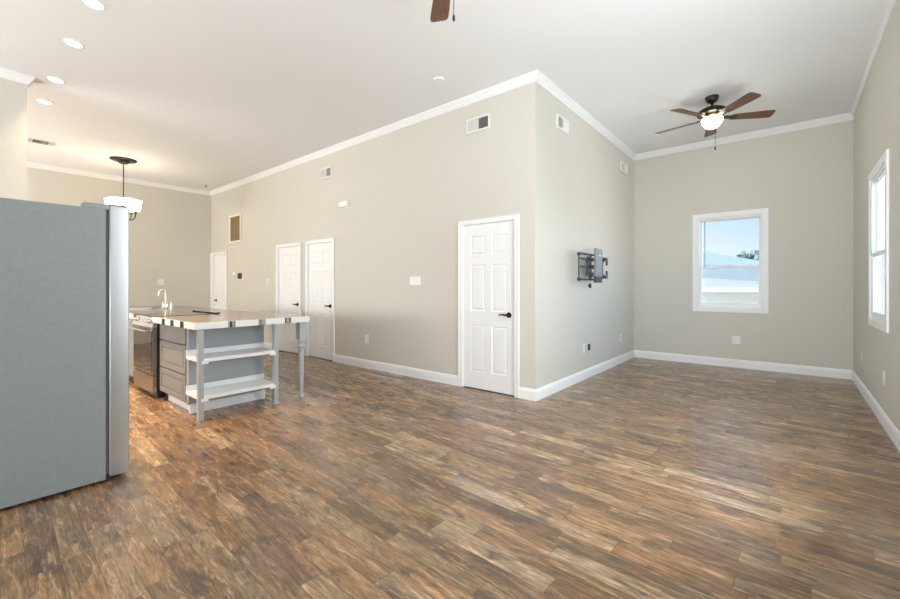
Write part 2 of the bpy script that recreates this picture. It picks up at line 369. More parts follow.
# ------------------------------------------------------------------ doors
def door(name, xa, xb, zt, label, knob='right', casL=.062, casR=.062, flip=False, rec=.012, simple=False):
    d = thing(name, ((xa+xb)/2, yA, 0), label, 'door', kind='structure')
    f = .018; c = MB()
    pr = [(0, 0), (f, 0)]
    # casing: two uprights and a head, with a stepped face
    for (p, q) in ((xa-casL, xa), (xb, xb+casR)):
        c.box(p, q, yA-f, yA, 0, zt+.056, .004, 1)
        e = (p, p+.014) if p < xa-.001 else (q-.014, q)
        c.box(e[0], e[1], yA-f-.006, yA-f+.002, 0, zt+.058, .002, 1)
    c.box(xa, xb, yA-f, yA, zt, zt+.056, .004, 1); c.box(xa-casL, xb+casR, yA-f-.006, yA-f+.002, zt+.044, zt+.058, .002, 1)
    obj('casing', c, 'trim', d)
    j = MB()
    j.box(xa, xa+.004, yA, yA+T, 0, zt); j.box(xb-.004, xb, yA, yA+T, 0, zt); j.box(xa+.004, xb-.004, yA, yA+T, zt-.004, zt)
    obj('jamb', j, 'trim', d)
    # six-panel leaf
    a, b, z0, z1 = xa+.006, xb-.006, .012, zt-.006
    W = b-a; st = .105*W/.74; mid = st*.95; pw = (W-2*st-mid)/2
    xs = [a, a+st, a+st+pw, a+st+pw+mid, b-st, b]
    hh = z1-z0
    zs = [z0, z0+.105*hh, z0+.385*hh, z0+.475*hh, z0+.755*hh, z0+.815*hh, z0+.93*hh, z1]
    bm = bmesh.new(); yf = yA+rec
    g = [[bm.verts.new((x, yf, z)) for z in zs] for x in xs]; panels = []
    for i in range(5):
        for k in range(7):
            fc = bm.faces.new((g[i][k], g[i+1][k], g[i+1][k+1], g[i][k+1]))
            if i in (1, 3) and k in (1, 3, 5): panels.append(fc)
    for fc in panels:
        for th, dy in ((.010, .009), (.012, 0), (.022, -.007)):
            bmesh.ops.inset_region(bm, faces=[fc], thickness=th, depth=0)
            for v in fc.verts: v.co.y += dy
    back = bmesh.ops.create_cube(bm, size=1)['verts']
    for v in back: v.co = Vector(((a+b)/2+v.co.x*W, yf+.02+v.co.y*.02+.002, (z0+z1)/2+v.co.z*hh))
    bd = [e for e in bm.edges if e.is_boundary]
    ret = bmesh.ops.extrude_edge_only(bm, edges=bd)
    for v in [x for x in ret['geom'] if isinstance(x, bmesh.types.BMVert)]: v.co.y = yf+.014
    mb = MB(); mb.bm.free(); mb.bm = bm
    leaf = obj('door_leaf', mb, 'door', d)
    s_ = 1 if knob == 'right' else -1
    kx = (xb-.085) if knob == 'right' else (xa+.085)
    h = MB(); kz = .925
    h.cyl((kx, yf, kz), (kx, yf-.010, kz), .033, .030, 20); h.cyl((kx, yf-.008, kz), (kx, yf-.045, kz), .012, n=12)
    h.tube([(kx, yf-.045, kz), (kx-s_*.03, yf-.05, kz+.003), (kx-s_*.075, yf-.046, kz+.006), (kx-s_*.115, yf-.04, kz-.004)], [.012, .011, .009, .006], 10)
    obj('door_handle', h, 'black', leaf, True)
    sx = xb if knob == 'right' else xa
    hx = xa if knob == 'right' else xb
    for hz in (.25, 1.05, 1.80):
        obj('hinge', MB().cyl((hx, yA+.002, hz-.045), (hx, yA+.002, hz+.045), .007, n=10), 'plate', d)
    obj('strike_plate', MB().box(sx-.004-s_*.002, sx-s_*.0005, yA+.001, yA+.012, kz-.03, kz+.03), 'bronze', d)
    obj('threshold_gap', MB().box(a, b, yA+.004, yA+T, 0, .006), 'slot', d)
    return d
door('door_1', *DOORS[0], 'white six-panel door nearest the wall corner, black lever handle')
door('door_2', *DOORS[1], 'white six-panel door, right one of the pair behind the island')
door('door_3', *DOORS[2], 'white six-panel door, left one of the pair behind the island', casL=.07, casR=.07)
door('door_4', *DOORS[3], 'white door in the far kitchen corner, dark handle on its left side', knob='left', casL=.14, casR=.07, rec=.03)

# ------------------------------------------------------------------ windows
def window(name, axis, hole, pos, label, dz=0):
    """axis 'y': wall plane y=pos, outside +y ; axis 'x': wall plane x=pos, outside +x"""
    u0, u1, z0, z1 = hole
    loc = ((u0+u1)/2, pos, z0) if axis == 'y' else (pos, (u0+u1)/2, z0)
    d = thing(name, loc, label, 'window', kind='structure')
    def bx(mb, p, q, a, b, s0, s1, bev=0):       # a,b: depth from wall plane, positive outside
        if axis == 'y': mb.box(p, q, pos+a, pos+b, s0, s1, bev, 1)
        else: mb.box(pos+a, pos+b, p, q, s0, s1, bev, 1)
    c = MB(); k = .075
    bx(c, u0-k, u0, -.018, 0, z0-k, z1+k, .004); bx(c, u1, u1+k, -.018, 0, z0-k, z1+k, .004)
    bx(c, u0, u1, -.018, 0, z1, z1+k, .004); bx(c, u0, u1, -.018, 0, z0-k, z0, .004)
    obj('casing', c, 'trim', d)
    j = MB(); t = .02
    bx(j, u0, u0+t, 0, T, z0, z1); bx(j, u1-t, u1, 0, T, z0, z1); bx(j, u0+t, u1-t, 0, T, z1-t, z1); bx(j, u0+t, u1-t, 0, T, z0, z0+t)
    obj('window_frame', j, 'trim', d)
    zm = 1.575; a, b = u0+t, u1-t; s = .026
    up = MB()
    bx(up, a, a+s, .085+dz, .115+dz, zm-.02, z1-t); bx(up, b-s, b, .085+dz, .115+dz, zm-.02, z1-t); bx(up, a+s, b-s, .085+dz, .115+dz, z1-t-s, z1-t); bx(up, a+s, b-s, .085+dz, .115+dz, zm-.02, zm+.018)
    us = obj('upper_sash', up, 'trim', d)
    g = MB(); bx(g, a+s, b-s, .098+dz, .102+dz, zm+.018, z1-t-s); obj('pane', g, 'glass', us)
    lo = MB()
    bx(lo, a, a+s, .05+dz, .08+dz, z0+t, zm+.02); bx(lo, b-s, b, .05+dz, .08+dz, z0+t, zm+.02); bx(lo, a+s, b-s, .05+dz, .08+dz, zm-.02, zm+.02); bx(lo, a+s, b-s, .05+dz, .08+dz, z0+t, z0+t+.05)
    ls = obj('lower_sash', lo, 'trim', d)
    g = MB(); bx(g, a+s, b-s, .063+dz, .067+dz, z0+t+.05, zm-.02); obj('pane', g, 'glass', ls)
    lc = MB(); m_ = (a+b)/2; bx(lc, m_-.03, m_+.03, (.035 if not dz else .0)+.0, .052+dz, zm+.018, zm+.032, .003); obj('sash_lock', lc, 'plate', ls)
    g = MB(); bx(g, a, b, .122+dz, .124+dz, z0+t, zm); obj('insect_screen', g, 'mesh', d)
    hr = MB(); bx(hr, a+.005, b-.005, .012, .045 if not dz else .016, z1-t-.028, z1-t-.002, .003); obj('blind_headrail', hr, 'vent', d)
    wd = MB()
    wu = a+.075
    if axis == 'y': wd.cyl((wu, pos+.028, zm+.0), (wu, pos+.028, z1-t-.02), .006, n=8)
    else: wd.cyl((pos-.008, b-.03, zm), (pos-.008, b-.03, z1-t-.02), .005, n=8)
    obj('blind_wand', wd, 'screen_grey', d)
    return d
window('window_1', 'y', W1, yF, 'white sash window in the end wall showing blue sky and a roof')
window('window_2', 'x', W2, xR, 'bright white sash window in the right wall', -.045)

# ------------------------------------------------------------------ outside
tag(obj('lawn', MB().box(-40, 40, 8.2, 70, -1.7, -1.55), 'ground'), 'dry lawn outside the windows', 'lawn', kind='structure')
# neighbour's house seen through the end window: hip roof, white fascia, tan brick wall
hs = thing('house', (-5, 14, -1.55), 'grey hip-roofed house with white eaves seen through the end window', 'house')
obj('brick_wall', MB().box(-10.5, 1.6, 14.5, 22, -1.55, 1.11), 'brick', hs)
obj('fascia', MB().box(-11, 2.0, 13.9, 22.6, 1.11, 1.27), 'trim', hs)
rb = bmesh.new()
pts = [(-11.1, 13.8, 1.27), (2.1, 13.8, 1.27), (2.1, 22.7, 1.27), (-11.1, 22.7, 1.27), (-6.5, 18.2, 2.62), (-2.62, 18.2, 2.62)]
rv = [rb.verts.new(p) for p in pts]
for f in ((0, 1, 5, 4), (1, 2, 5), (2, 3, 4, 5), (3, 0, 4), (3, 2, 1, 0)): rb.faces.new([rv[i] for i in f])
q = MB(); q.bm.free(); q.bm = rb; obj('roof', q, 'roof', hs)
# small tree behind the hip roof
tr = thing('tree', (-1.55, 27, -1.55), 'small grey-green tree over the roof in the end window', 'tree')
obj('trunk', MB().cyl((-1.55, 27, -1.55), (-1.55, 27, 2.2), .12, .06, 8), 'bark', tr)
lf = MB()
for i in range(260):
    a_, e_, rr = random.uniform(0, 2*PI), random.uniform(-.9, 1.2), random.uniform(.3, 1)
    p = Vector((-1.55+1.0*rr*math.cos(a_)*math.cos(e_), 27+.8*rr*math.sin(a_)*math.cos(e_), 2.6+.62*rr*math.sin(e_)))
    n_ = Vector((random.gauss(0, 1), random.gauss(0, 1), random.gauss(0, 1))).normalized(); u_ = n_.orthogonal().normalized()*.17; v_ = n_.cross(u_)*.6
    lf.bm.faces.new([lf.bm.verts.new(p+k) for k in (-u_, v_, u_, -v_)])
obj('foliage', lf, 'leaf', tr)

# ------------------------------------------------------------------ fridge
FX0, FX1 = -4.27, -3.36
fr = thing('refrigerator', (-3.81, .30, 0), 'tall stainless refrigerator with grey textured side at left', 'refrigerator')
obj('body', MB().box(FX0, FX1, -.08, .622, .022, 1.745, .006, 2), 'frside', fr)
obj('gasket', MB().box(FX0+.012, FX1-.012, .622, .640, .05, 1.74), 'gasket', fr)
for (p, q, hx) in ((FX0, FX0+.405, FX0+.36), (FX0+.411, FX1, FX0+.455)):
    b = MB().box(p, q, .640, .742, .032, 1.772, .012, 3); dr = obj('fridge_door', b, 'steeldoor', fr, True)
    hd = MB().tube([(hx, .745, .55), (hx, .79, .57), (hx, .795, .62), (hx, .795, 1.5), (hx, .79, 1.55), (hx, .745, 1.57)], .012, 10)
    obj('handle', hd, 'steel', dr, True)
for p, q in ((FX0+.01, FX0+.10), (FX1-.10, FX1-.006)):
    h = MB(); h.box(p, q, .515, .640, 1.745, 1.776, .005, 2); obj('hinge_cover', h, 'mount_grey', fr)
    h = MB(); h.box(p+.03, q-.012, .628, .735, 1.773, 1.783, .002, 1); h.cyl((q-.035, .715, 1.770), (q-.035, .715, 1.788), .012, n=12); obj('hinge_arm', h, 'gasket', fr)
obj('kick_grille', MB().box(FX0+.01, FX1-.012, .585, .640, .005, .05), 'blackplastic', fr)
for x in (FX0+.06, FX1-.05):
    for y in (-.02, .60): obj('foot', MB().cyl((x, y, 0), (x, y, .03), .018, n=12), 'blackplastic', fr)

# ------------------------------------------------------------------ island
CB, CT = .855, .918
cabw = thing('island_cabinet', (-4.97, 1.86, 0), 'grey island cabinet with three drawers and end shelves', 'cabinet')
obj('carcass', MB().box(-5.43, -4.575, 1.500, 2.215, .085, CB), 'cab', cabw)
ep = MB(); ep.box(-4.575, -4.560, 1.478, 2.23, .085, CB); ep.box(-4.62, -4.575, 1.478, 1.500, .085, CB)
obj('end_panel', ep, 'cab_daylit', cabw)
def drawer_front(x0, x1, z0, z1, parent, panel):
    y = 1.478; mb = MB(); mb.box(x0, x1, y, 1.500, z0, z1, .003, 1)
    if panel:
        k = .055
        mb.box(x0, x0+k, y-.008, y+.002, z0, z1, .003, 1); mb.box(x1-k, x1, y-.008, y+.002, z0, z1, .003, 1)
        mb.box(x0+k, x1-k, y-.008, y+.002, z1-k, z1, .003, 1); mb.box(x0+k, x1-k, y-.008, y+.002, z0, z0+k, .003, 1)
        mb.box(x0+k+.018, x1-k-.018, y-.006, y+.002, z0+k+.016, z1-k-.016, .006, 1)
    else: mb.box(x0, x1, y-.008, y+.002, z0, z1, .003, 1)
    return obj('drawer', mb, 'cab', parent)
drawer_front(-5.42, -4.628, .672, .838, cabw, False)
drawer_front(-5.42, -4.628, .375, .660, cabw, True)
drawer_front(-5.42, -4.628, .098, .363, cabw, True)
kb = MB(); kb.box(-5.30, -4.553, 1.520, 1.534, 0, .085); kb.box(-4.575, -4.545, 1.486, 2.235, 0, .092, .003, 1)
obj('toe_board', kb, 'shelf', cabw)
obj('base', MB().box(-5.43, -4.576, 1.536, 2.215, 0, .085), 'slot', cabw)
for z in (.545, .195):
    s = MB(); s.box(-4.560, -4.215, 1.452, 2.205, z, z+.034, .003, 1); s.box(-4.560, -4.543, 1.452, 2.225, z+.034, z+.085, .003, 1)
    for y in (1.50, 2.155): s.box(-4.228, -4.205, y-.03, y+.03, z-.018, z+.012, .002, 1)
    obj('shelf', s, 'shelf', cabw)
for y in (1.470, 2.195):
    obj('leg', MB().box(-4.262, -4.214, y-.024, y+.024, 0, CB, .003, 1), 'leg', cabw)
# second cabinet run beyond the stove (mostly hidden)
cb2 = thing('sink_cabinet', (-7.3, 1.86, 0), 'grey sink cabinet at the far end of the island beyond the stove', 'cabinet')
obj('carcass', MB().box(-8.45, -6.25, 1.500, 2.215, .085, .70), 'cab', cb2)
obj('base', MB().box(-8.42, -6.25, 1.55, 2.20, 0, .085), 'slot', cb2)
for i in range(3):
    x0 = -8.44+i*.73; y = 1.478; mb = MB(); mb.box(x0, x0+.72, y, 1.5, .1, .84, .003, 1); k = .06
    mb.box(x0, x0+k, y-.008, y+.002, .1, .84); mb.box(x0+.72-k, x0+.72, y-.008, y+.002, .1, .84); mb.box(x0+k, x0+.72-k, y-.008, y+.002, .78, .84); mb.box(x0+k, x0+.72-k, y-.008, y+.002, .1, .16)
    dd = obj('cabinet_door', mb, 'cab', cb2)
sdp = MB(); sdp.box(-8.45, -8.43, 1.5, 2.215, .7, CB); sdp.box(-6.265, -6.245, 1.5, 2.215, .7, CB); sdp.box(-8.43, -6.265, 2.195, 2.215, .7, CB); obj('side_panel', sdp, 'cab_daylit', cb2)

ct = thing('countertop', (-6.3, 2.0, CB), 'beige stone tile island top with white tiled edge and grey mosaic insets', 'countertop')
e = .012
top = MB(); SX0, SX1, SY0, SY1 = -7.95, -7.00, 1.62, 2.06
top.box(-5.445, -4.2-e, 1.41+e, 2.58-e, CB, CT, .004, 1)
top.box(-6.235, -5.445, 2.125, 2.58-e, CB, CT)
top.box(SX1, -6.235, 1.41+e, 2.58-e, CB, CT); top.box(-8.6, SX0, 1.41+e, 2.58-e, CB, CT)
top.box(SX0, SX1, 1.41+e, SY0, CB, CT); top.box(SX0, SX1, SY1, 2.58-e, CB, CT)
obj('stone_top', top, 'counter', ct)
ed = MB(); z1 = CT
ed.box(-4.2-e, -4.2, 1.41, 2.58, CB, z1, .004, 2); ed.box(-5.445, -4.2-e, 1.41, 1.41+e, CB, z1, .004, 2)
ed.box(-8.6, -4.2-e, 2.58-e, 2.58, CB, z1, .004, 2); ed.box(-8.6, -6.235, 1.41, 1.41+e, CB, z1, .004, 2)
obj('tile_edge', ed, 'counter_edge', ct)
for y in (1.735, 2.035, 2.32): obj('mosaic_inset', MB().box(-4.202, -4.1985, y-.036, y+.036, CB+.002, z1-.002), 'mosaic', ct)
for x in (-5.08, -4.81, -4.53): obj('mosaic_inset', MB().box(x-.048, x+.048, 1.4085, 1.412, CB+.002, z1-.002), 'mosaic_dark', ct)
# turned leg at the far corner of the top
lx, ly = -4.275, 2.52
lg = thing('turned_leg', (lx, ly, 0), 'grey turned wooden leg holding up the overhanging corner of the island top', 'table leg')
obj('block', MB().box(lx-.044, lx+.044, ly-.044, ly+.044, .655, CB, .004, 1), 'leg', lg)
obj('turning', MB().lathe([(.026, 0), (.032, .01), (.032, .03), (.022, .045), (.019, .07), (.022, .10), (.026, .25), (.030, .42), (.033, .50), (.028, .515), (.038, .53), (.038, .548), (.028, .56), (.040, .575), (.040, .595), (.030, .61), (.042, .63), (.042, .655)], (lx, ly), 24), 'leg', lg, True)

# stove
st = thing('stove', (-5.78, 1.78, 0), 'slide-in stainless stove with black oven glass set in the island', 'stove')
obj('body', MB().box(-6.158, -5.392, 1.455, 2.10, .03, .90), 'blackplastic', st)
cg = MB(); cg.box(-6.17, -5.388, 1.45, 2.095, .905, .922, .004, 2); obj('cooktop_glass', cg, 'glass_black', st)
tr_ = MB(); tr_.box(-6.168, -5.390, 2.06, 2.118, .9225, .936, .004, 1); obj('vent_trim', tr_, 'glass_black', st)
for x, y, rr in ((-5.98, 1.63, .10), (-5.59, 1.63, .085), (-5.98, 1.91, .075), (-5.59, 1.91, .09)):
    obj('burner_ring', MB().lathe([(rr-.004, .9222), (rr, .9232), (rr+.004, .9222)], (x, y), 32, False), 'mount_grey', st)
pn = MB(); pn.prism([(-6.168, 1.405, .80), (-6.168, 1.455, .80), (-6.168, 1.455, .905), (-6.168, 1.445, .905)], (.778, 0, 0)); cp = obj('control_panel', pn, 'steel', st)
for x in (-6.08, -5.98, -5.57, -5.47):
    a_ = Vector((x, 1.423, .858)); d_ = Vector((0, -.93, .35))
    k = MB(); k.cyl(a_, a_+d_*.012, .026, n=20); k.cyl(a_+d_*.012, a_+d_*.036, .021, .018, 20); obj('knob', k, 'chrome', st, True)
od = MB(); od.box(-6.158, -5.394, 1.412, 1.455, .265, .795, .006, 2); odo = obj('oven_door', od, 'dsteel', st)
obj('oven_window', MB().box(-6.135, -5.415, 1.4085, 1.4135, .285, .745), 'glass_black', odo)
hd = MB(); hd.cyl((-6.12, 1.362, .755), (-5.43, 1.362, .755), .013, n=14)
for x in (-6.07, -5.48): hd.cyl((x, 1.362, .755), (x, 1.414, .755), .009, n=10)
obj('oven_handle', hd, 'chrome', odo, True)
obj('storage_drawer', MB().box(-6.158, -5.394, 1.414, 1.455, .065, .255, .006, 2), 'dsteel', st)
obj('kick_plate', MB().box(-6.14, -5.41, 1.47, 2.05, 0, .03), 'blackplastic', st)

st.location.x -= .06

# sink and faucet
sk = MB(); t_ = .004
sk.box(SX0+.002, SX1-.002, SY0+.002, SY1-.002, .725, .730)
sk.box(SX0+.002, SX0+.006, SY0+.002, SY1-.002, .73, CT+.001); sk.box(SX1-.006, SX1-.002, SY0+.002, SY1-.002, .73, CT+.001)
sk.box(SX0+.006, SX1-.006, SY0+.002, SY0+.006, .73, CT+.001); sk.box(SX0+.006, SX1-.006, SY1-.006, SY1-.002, .73, CT+.001)
sk.box(-7.49, -7.46, SY0+.006, SY1-.006, .73, CT-.02)
sk_ = thing('sink', (-7.47, 1.84, .725), 'stainless double-bowl sink set in the island top', 'sink'); obj('basin', sk, 'steel', sk_)
for x in (-7.72, -7.22): obj('drain', MB().lathe([(.04, .7302), (.038, .734), (.015, .733)], (x, 1.84), 20), 'chrome', sk_)
fx, fy = -7.55, 2.13
fa = thing('faucet', (fx, fy, CT), 'white gooseneck faucet with two side handles on the island top', 'faucet')
M['white_faucet'] = mat('pale satin nickel', (.80, .78, .74), .25, .5)
fb = MB(); fb.box(fx-.13, fx+.13, fy-.028, fy+.028, CT, CT+.018, .006, 2); obj('base_plate', fb, 'white_faucet', fa)
fs = MB(); pts = [(fx, fy, CT+.015), (fx, fy, CT+.10), (fx, fy, CT+.24)]
for i in range(1, 10): a_ = PI*i/10*1.1; pts.append((fx-.0, fy-.045+.045*math.cos(a_), CT+.24+.045*math.sin(a_)))
pts.append((fx, fy-.092, CT+.20))
fs.tube(pts, .013, 12); fs.cyl((fx, fy, CT+.015), (fx, fy, CT+.05), .024, .016, 16); obj('spout', fs, 'white_faucet', fa, True)
for s_ in (-1, 1):
    h = MB(); h.cyl((fx+s_*.10, fy, CT+.015), (fx+s_*.10, fy, CT+.06), .022, .016, 14); h.tube([(fx+s_*.10, fy, CT+.06), (fx+s_*.13, fy, CT+.075), (fx+s_*.165, fy-.01, CT+.08)], [.012, .009, .006], 8)
    obj('handle', h, 'white_faucet', fa, True)
sp_ = MB(); sp_.lathe([(.022, CT), (.022, CT+.02), (.014, CT+.03), (.016, CT+.09), (.010, CT+.10)], (fx+.25, fy), 14)
tag(obj('side_sprayer', sp_, 'white_faucet', origin=(fx+.25, fy, CT), smooth=True), 'small pale sprayer beside the faucet handles', 'sprayer')

# ------------------------------------------------------------------ ceiling fans
def make_fan():
    x0, y0 = -.746, 5.965
    f = thing('ceiling_fan', (x0, y0, H), 'bronze ceiling fan with lit glass bowl and wood blades above the end window side', 'ceiling fan', 'ceiling fans')
    c = (x0, y0)
    obj('canopy', MB().lathe([(.076, H), (.074, H-.02), (.060, H-.055), (.030, H-.075), (.022, H-.08)], c), 'bronze', f, True)
    obj('downrod', MB().cyl((x0, y0, H-.075), (x0, y0, 3.455), .014, n=12), 'bronze', f)
    obj('motor_housing', MB().lathe([(.03, 3.47), (.05, 3.465), (.10, 3.45), (.145, 3.425), (.162, 3.395), (.160, 3.375), (.12, 3.362), (.05, 3.36)], c), 'bronze', f, True)
    obj('hub_band', MB().lathe([(.10, 3.362), (.105, 3.345), (.095, 3.325), (.075, 3.315), (.085, 3.30), (.05, 3.295)], c), 'brass', f, True)
    bt = MB(); bt.lathe([(.108, 3.318), (.114, 3.310), (.112, 3.292), (.100, 3.262), (.080, 3.234), (.055, 3.212), (.026, 3.202), (.004, 3.200)], c)
    bt = obj('glass_bowl', bt, 'bowl', f, True)
    obj('finial', MB().lathe([(.004, 3.170), (.012, 3.177), (.014, 3.189), (.008, 3.202)], c, 12), 'brass', bt, True)
    for k in range(5):
        a = math.radians(27+72*k); u = Vector((math.cos(a), math.sin(a), 0)); v = Vector((-u.y, u.x, 0)); P0 = Vector((x0, y0, 3.325))
        tl = math.radians(-13); vv = v*math.cos(tl)+Vector((0, 0, 1))*math.sin(tl); nn = u.cross(vv)
        out = []
        for s, hw in ((.205, .050), (.26, .056), (.45, .066), (.60, .072), (.638, .070), (.654, .060), (.66, .045)): out.append((s, hw))
        poly = [P0+u*s+vv*hw for s, hw in out]+[P0+u*s-vv*hw for s, hw in out[::-1]]
        mb = MB(); mb.prism([p-nn*.003 for p in poly], nn*.006)
        # blade mesh in its own axes so the grain runs along it
        bm = mb.bm; R_ = Matrix((u, vv, nn)).to_4x4()
        bmesh.ops.recalc_face_normals(bm, faces=bm.faces)
        bmesh.ops.translate(bm, verts=bm.verts, vec=-P0); bmesh.ops.transform(bm, matrix=R_, verts=bm.verts)
        me = bpy.data.meshes.new('blade'); bm.to_mesh(me); bm.free(); me.materials.append(M['blade'])
        o = bpy.data.objects.new('blade', me); C.objects.link(o); o.parent = f
        o.location = P0-Vector((x0, y0, H)); o.rotation_euler = R_.inverted().to_euler()
        br = MB(); q0 = P0+Vector((0, 0, .005))
        br.bar(q0+u*.08, q0+u*.17, .05, .010, nn); br.bar(q0+u*.165-nn*.006, q0+u*.27-nn*.006, .062, .007, nn)
        obj('blade_iron', br, 'bronze', f)
    return f
fan = make_fan()
def chain(fan_root, x, y, zb, zt):
    ch = MB(); ch.cyl((x, y, zb+.03), (x, y, zt), .0025, n=6); ch.lathe([(.004, zb), (.009, zb+.012), (.008, zb+.032), (.003, zb+.045)], (x, y), 10)
    obj('pull_chain', ch, 'bronze', fan_root)
f2 = copy_tree(fan); f2.location = (-1.64, 1.96, H); f2.rotation_euler = (0, 0, math.radians(136-99))
tag(f2, 'ceiling fan nearest the viewer, only one brown blade tip showing at the top edge')
chain(fan, -.716, 5.985, 2.935, 3.29)
# the near fan's chain hangs from its turned hub
cb_ = MB(); cb_.cyl((.035, .05, 2.97-H), (.035, .05, 3.30-H), .0025, n=6); cb_.lathe([(.004, 2.93-H), (.009, 2.942-H), (.008, 2.964-H), (.003, 2.975-H)], (.035, .05), 10)
bm = cb_.bm; me = bpy.data.meshes.new('pull_chain'); bm.to_mesh(me); bm.free(); me.materials.append(M['bronze']); pc = bpy.data.objects.new('pull_chain', me); C.objects.link(pc); pc.parent = f2

# ------------------------------------------------------------------ downlights
dl_names = ['recessed ceiling light nearest the viewer, cut by the top edge', 'second recessed ceiling light from the top edge', 'third recessed ceiling light from the top edge', 'farthest recessed ceiling light, next to the partition end']
proto = None
for (x, lb) in zip((-4.43, -5.30, -6.39, -7.256), dl_names):
    if proto is None:
        proto = thing('recessed_light', (x, .742, H), lb, 'ceiling light', 'recessed ceiling lights')
        obj('trim_ring', MB().lathe([(.060, H-.001), (.063, H-.010), (.074, H-.006), (.077, H)], (x, .742), 32, False), 'trim', proto, True)
        obj('lens', MB().lathe([(.062, H-.003), (.05, H-.006), (.01, H-.007)], (x, .742), 28), 'lamp', proto, True)
        d = bpy.data.lights.new('downlight', 'AREA'); d.shape = 'DISK'; d.size = .14; d.energy = 20; d.color = (1, .70, .40); d.spread = math.radians(72)
        lo_ = bpy.data.objects.new('downlight', d); C.objects.link(lo_); lo_.parent = proto; lo_.location = (0, 0, -.012)
    else:
        c_ = copy_tree(proto); c_.location.x = x; c_['label'] = lb
        if x == -6.39:      # power cut so the one beside the partition does not overlight it
            for k in c_.children:
                if k.type == 'LIGHT': k.data = k.data.copy(); k.data.energy = 6

# ------------------------------------------------------------------ chandelier
cx, cy = -9.45, 2.0
ch = thing('chandelier', (cx, cy, H), 'bronze chandelier with lit white glass shades hanging above the island', 'chandelier')
obj('medallion', MB().lathe([(.205, H), (.202, H-.012), (.185, H-.022), (.14, H-.026), (.12, H-.030)], (cx, cy), 36), 'bronze', ch, True)
obj('canopy', MB().lathe([(.10, H-.028), (.095, H-.045), (.06, H-.075), (.02, H-.085)], (cx, cy)), 'bronze', ch, True)
obj('rod', MB().cyl((cx, cy, H-.08), (cx, cy, 2.62), .008, n=10), 'bronze', ch)
obj('column', MB().lathe([(.012, 2.70), (.03, 2.67), (.02, 2.62), (.04, 2.57), (.05, 2.54), (.03, 2.49), (.012, 2.46), (.02, 2.44), (.004, 2.42)], (cx, cy), 20), 'bronze', ch, True)
for k in range(6):
    a = math.radians(10+60*k); u = Vector((math.cos(a), math.sin(a), 0)); b0 = Vector((cx, cy, 0))
    am = MB(); am.tube([b0+u*.03+Vector((0, 0, 2.54)), b0+u*.10+Vector((0, 0, 2.49)), b0+u*.14+Vector((0, 0, 2.49)), b0+u*.175+Vector((0, 0, 2.55)), b0+u*.18+Vector((0, 0, 2.63))], .009, 8)
    p = b0+u*.18; am.lathe([(.012, 2.615), (.035, 2.625), (.030, 2.645), (.012, 2.65)], (p.x, p.y), 14)
    ao = obj('arm', am, 'bronze', ch, True)
    obj('glass_shade', MB().lathe([(.03, 2.648), (.060, 2.66), (.078, 2.71), (.082, 2.77), (.098, 2.85), (.094, 2.85), (.076, 2.77), (.03, 2.67)], (p.x, p.y), 20), 'shade', ao, True)

# ------------------------------------------------------------------ vents
def side_vent(u0, u1, z0, z1, label, axis):
    """two-way sidewall register: vertical blades turned to both sides"""
    if axis == 'y': pos = yA; P = lambda u, d, z: (u, pos-d, z); loc = ((u0+u1)/2, pos, (z0+z1)/2)
    else: pos = xB; P = lambda u, d, z: (pos+d, u, z); loc = (pos, (u0+u1)/2, (z0+z1)/2)
    t = thing('air_vent', loc, label, 'vent', 'sidewall air vents')
    def bx(mb, a, b, d0, d1, s0, s1, bev=0):
        p, q = P(a, d0, s0), P(b, d1, s1)
        mb.box(min(p[0], q[0]), max(p[0], q[0]), min(p[1], q[1]), max(p[1], q[1]), s0, s1, bev, 1)
    k = .022; fr_ = MB(); D = .022
    bx(fr_, u0, u0+k, 0, D, z0, z1); bx(fr_, u1-k, u1, 0, D, z0, z1); bx(fr_, u0+k, u1-k, 0, D, z1-k, z1); bx(fr_, u0+k, u1-k, 0, D, z0, z0+k)
    um = (u0+u1)/2; bx(fr_, um-.004, um+.004, .003, D, z0+k, z1-k)
    obj('frame', fr_, 'vent', t)
    bk = MB(); bx(bk, u0+k, u1-k, .0005, .003, z0+k, z1-k); obj('duct', bk, 'vdark', t)
    bl = MB()
    n = int((u1-u0-2*k)/.0135)
    for i in range(n):
        u = u0+k+(i+.5)*(u1-u0-2*k)/n
        if abs(u-um) < .008: continue
        s_ = 1 if u > um else -1
        if axis == 'x': s_ = s_
        a = P(u-s_*.0055, .004, 0); b = P(u+s_*.0055, .019, 0)
        a = Vector((a[0], a[1], z0+k)); b = Vector((b[0], b[1], z0+k)); d_ = (b-a); n_ = Vector((-d_.y, d_.x, 0)).normalized()*.0006
        bl.prism([a-n_, b-n_, b+n_, a+n_], (0, 0, z1-z0-2*k))
    obj('blades', bl, 'vent', t)
    return t
side_vent(-3.087, -2.744, 3.135, 3.312, 'white air vent high on the long wall near the corner', 'y')
side_vent(-6.261, -5.932, 3.105, 3.282, 'white air vent high on the long wall above the pair of doors', 'y')
side_vent(4.583, 4.911, 3.147, 3.315, 'white air vent on the alcove wall nearest the wall corner', 'x')
side_vent(6.985, 7.325, 3.152, 3.320, 'white air vent on the alcove wall deep by the end wall', 'x')
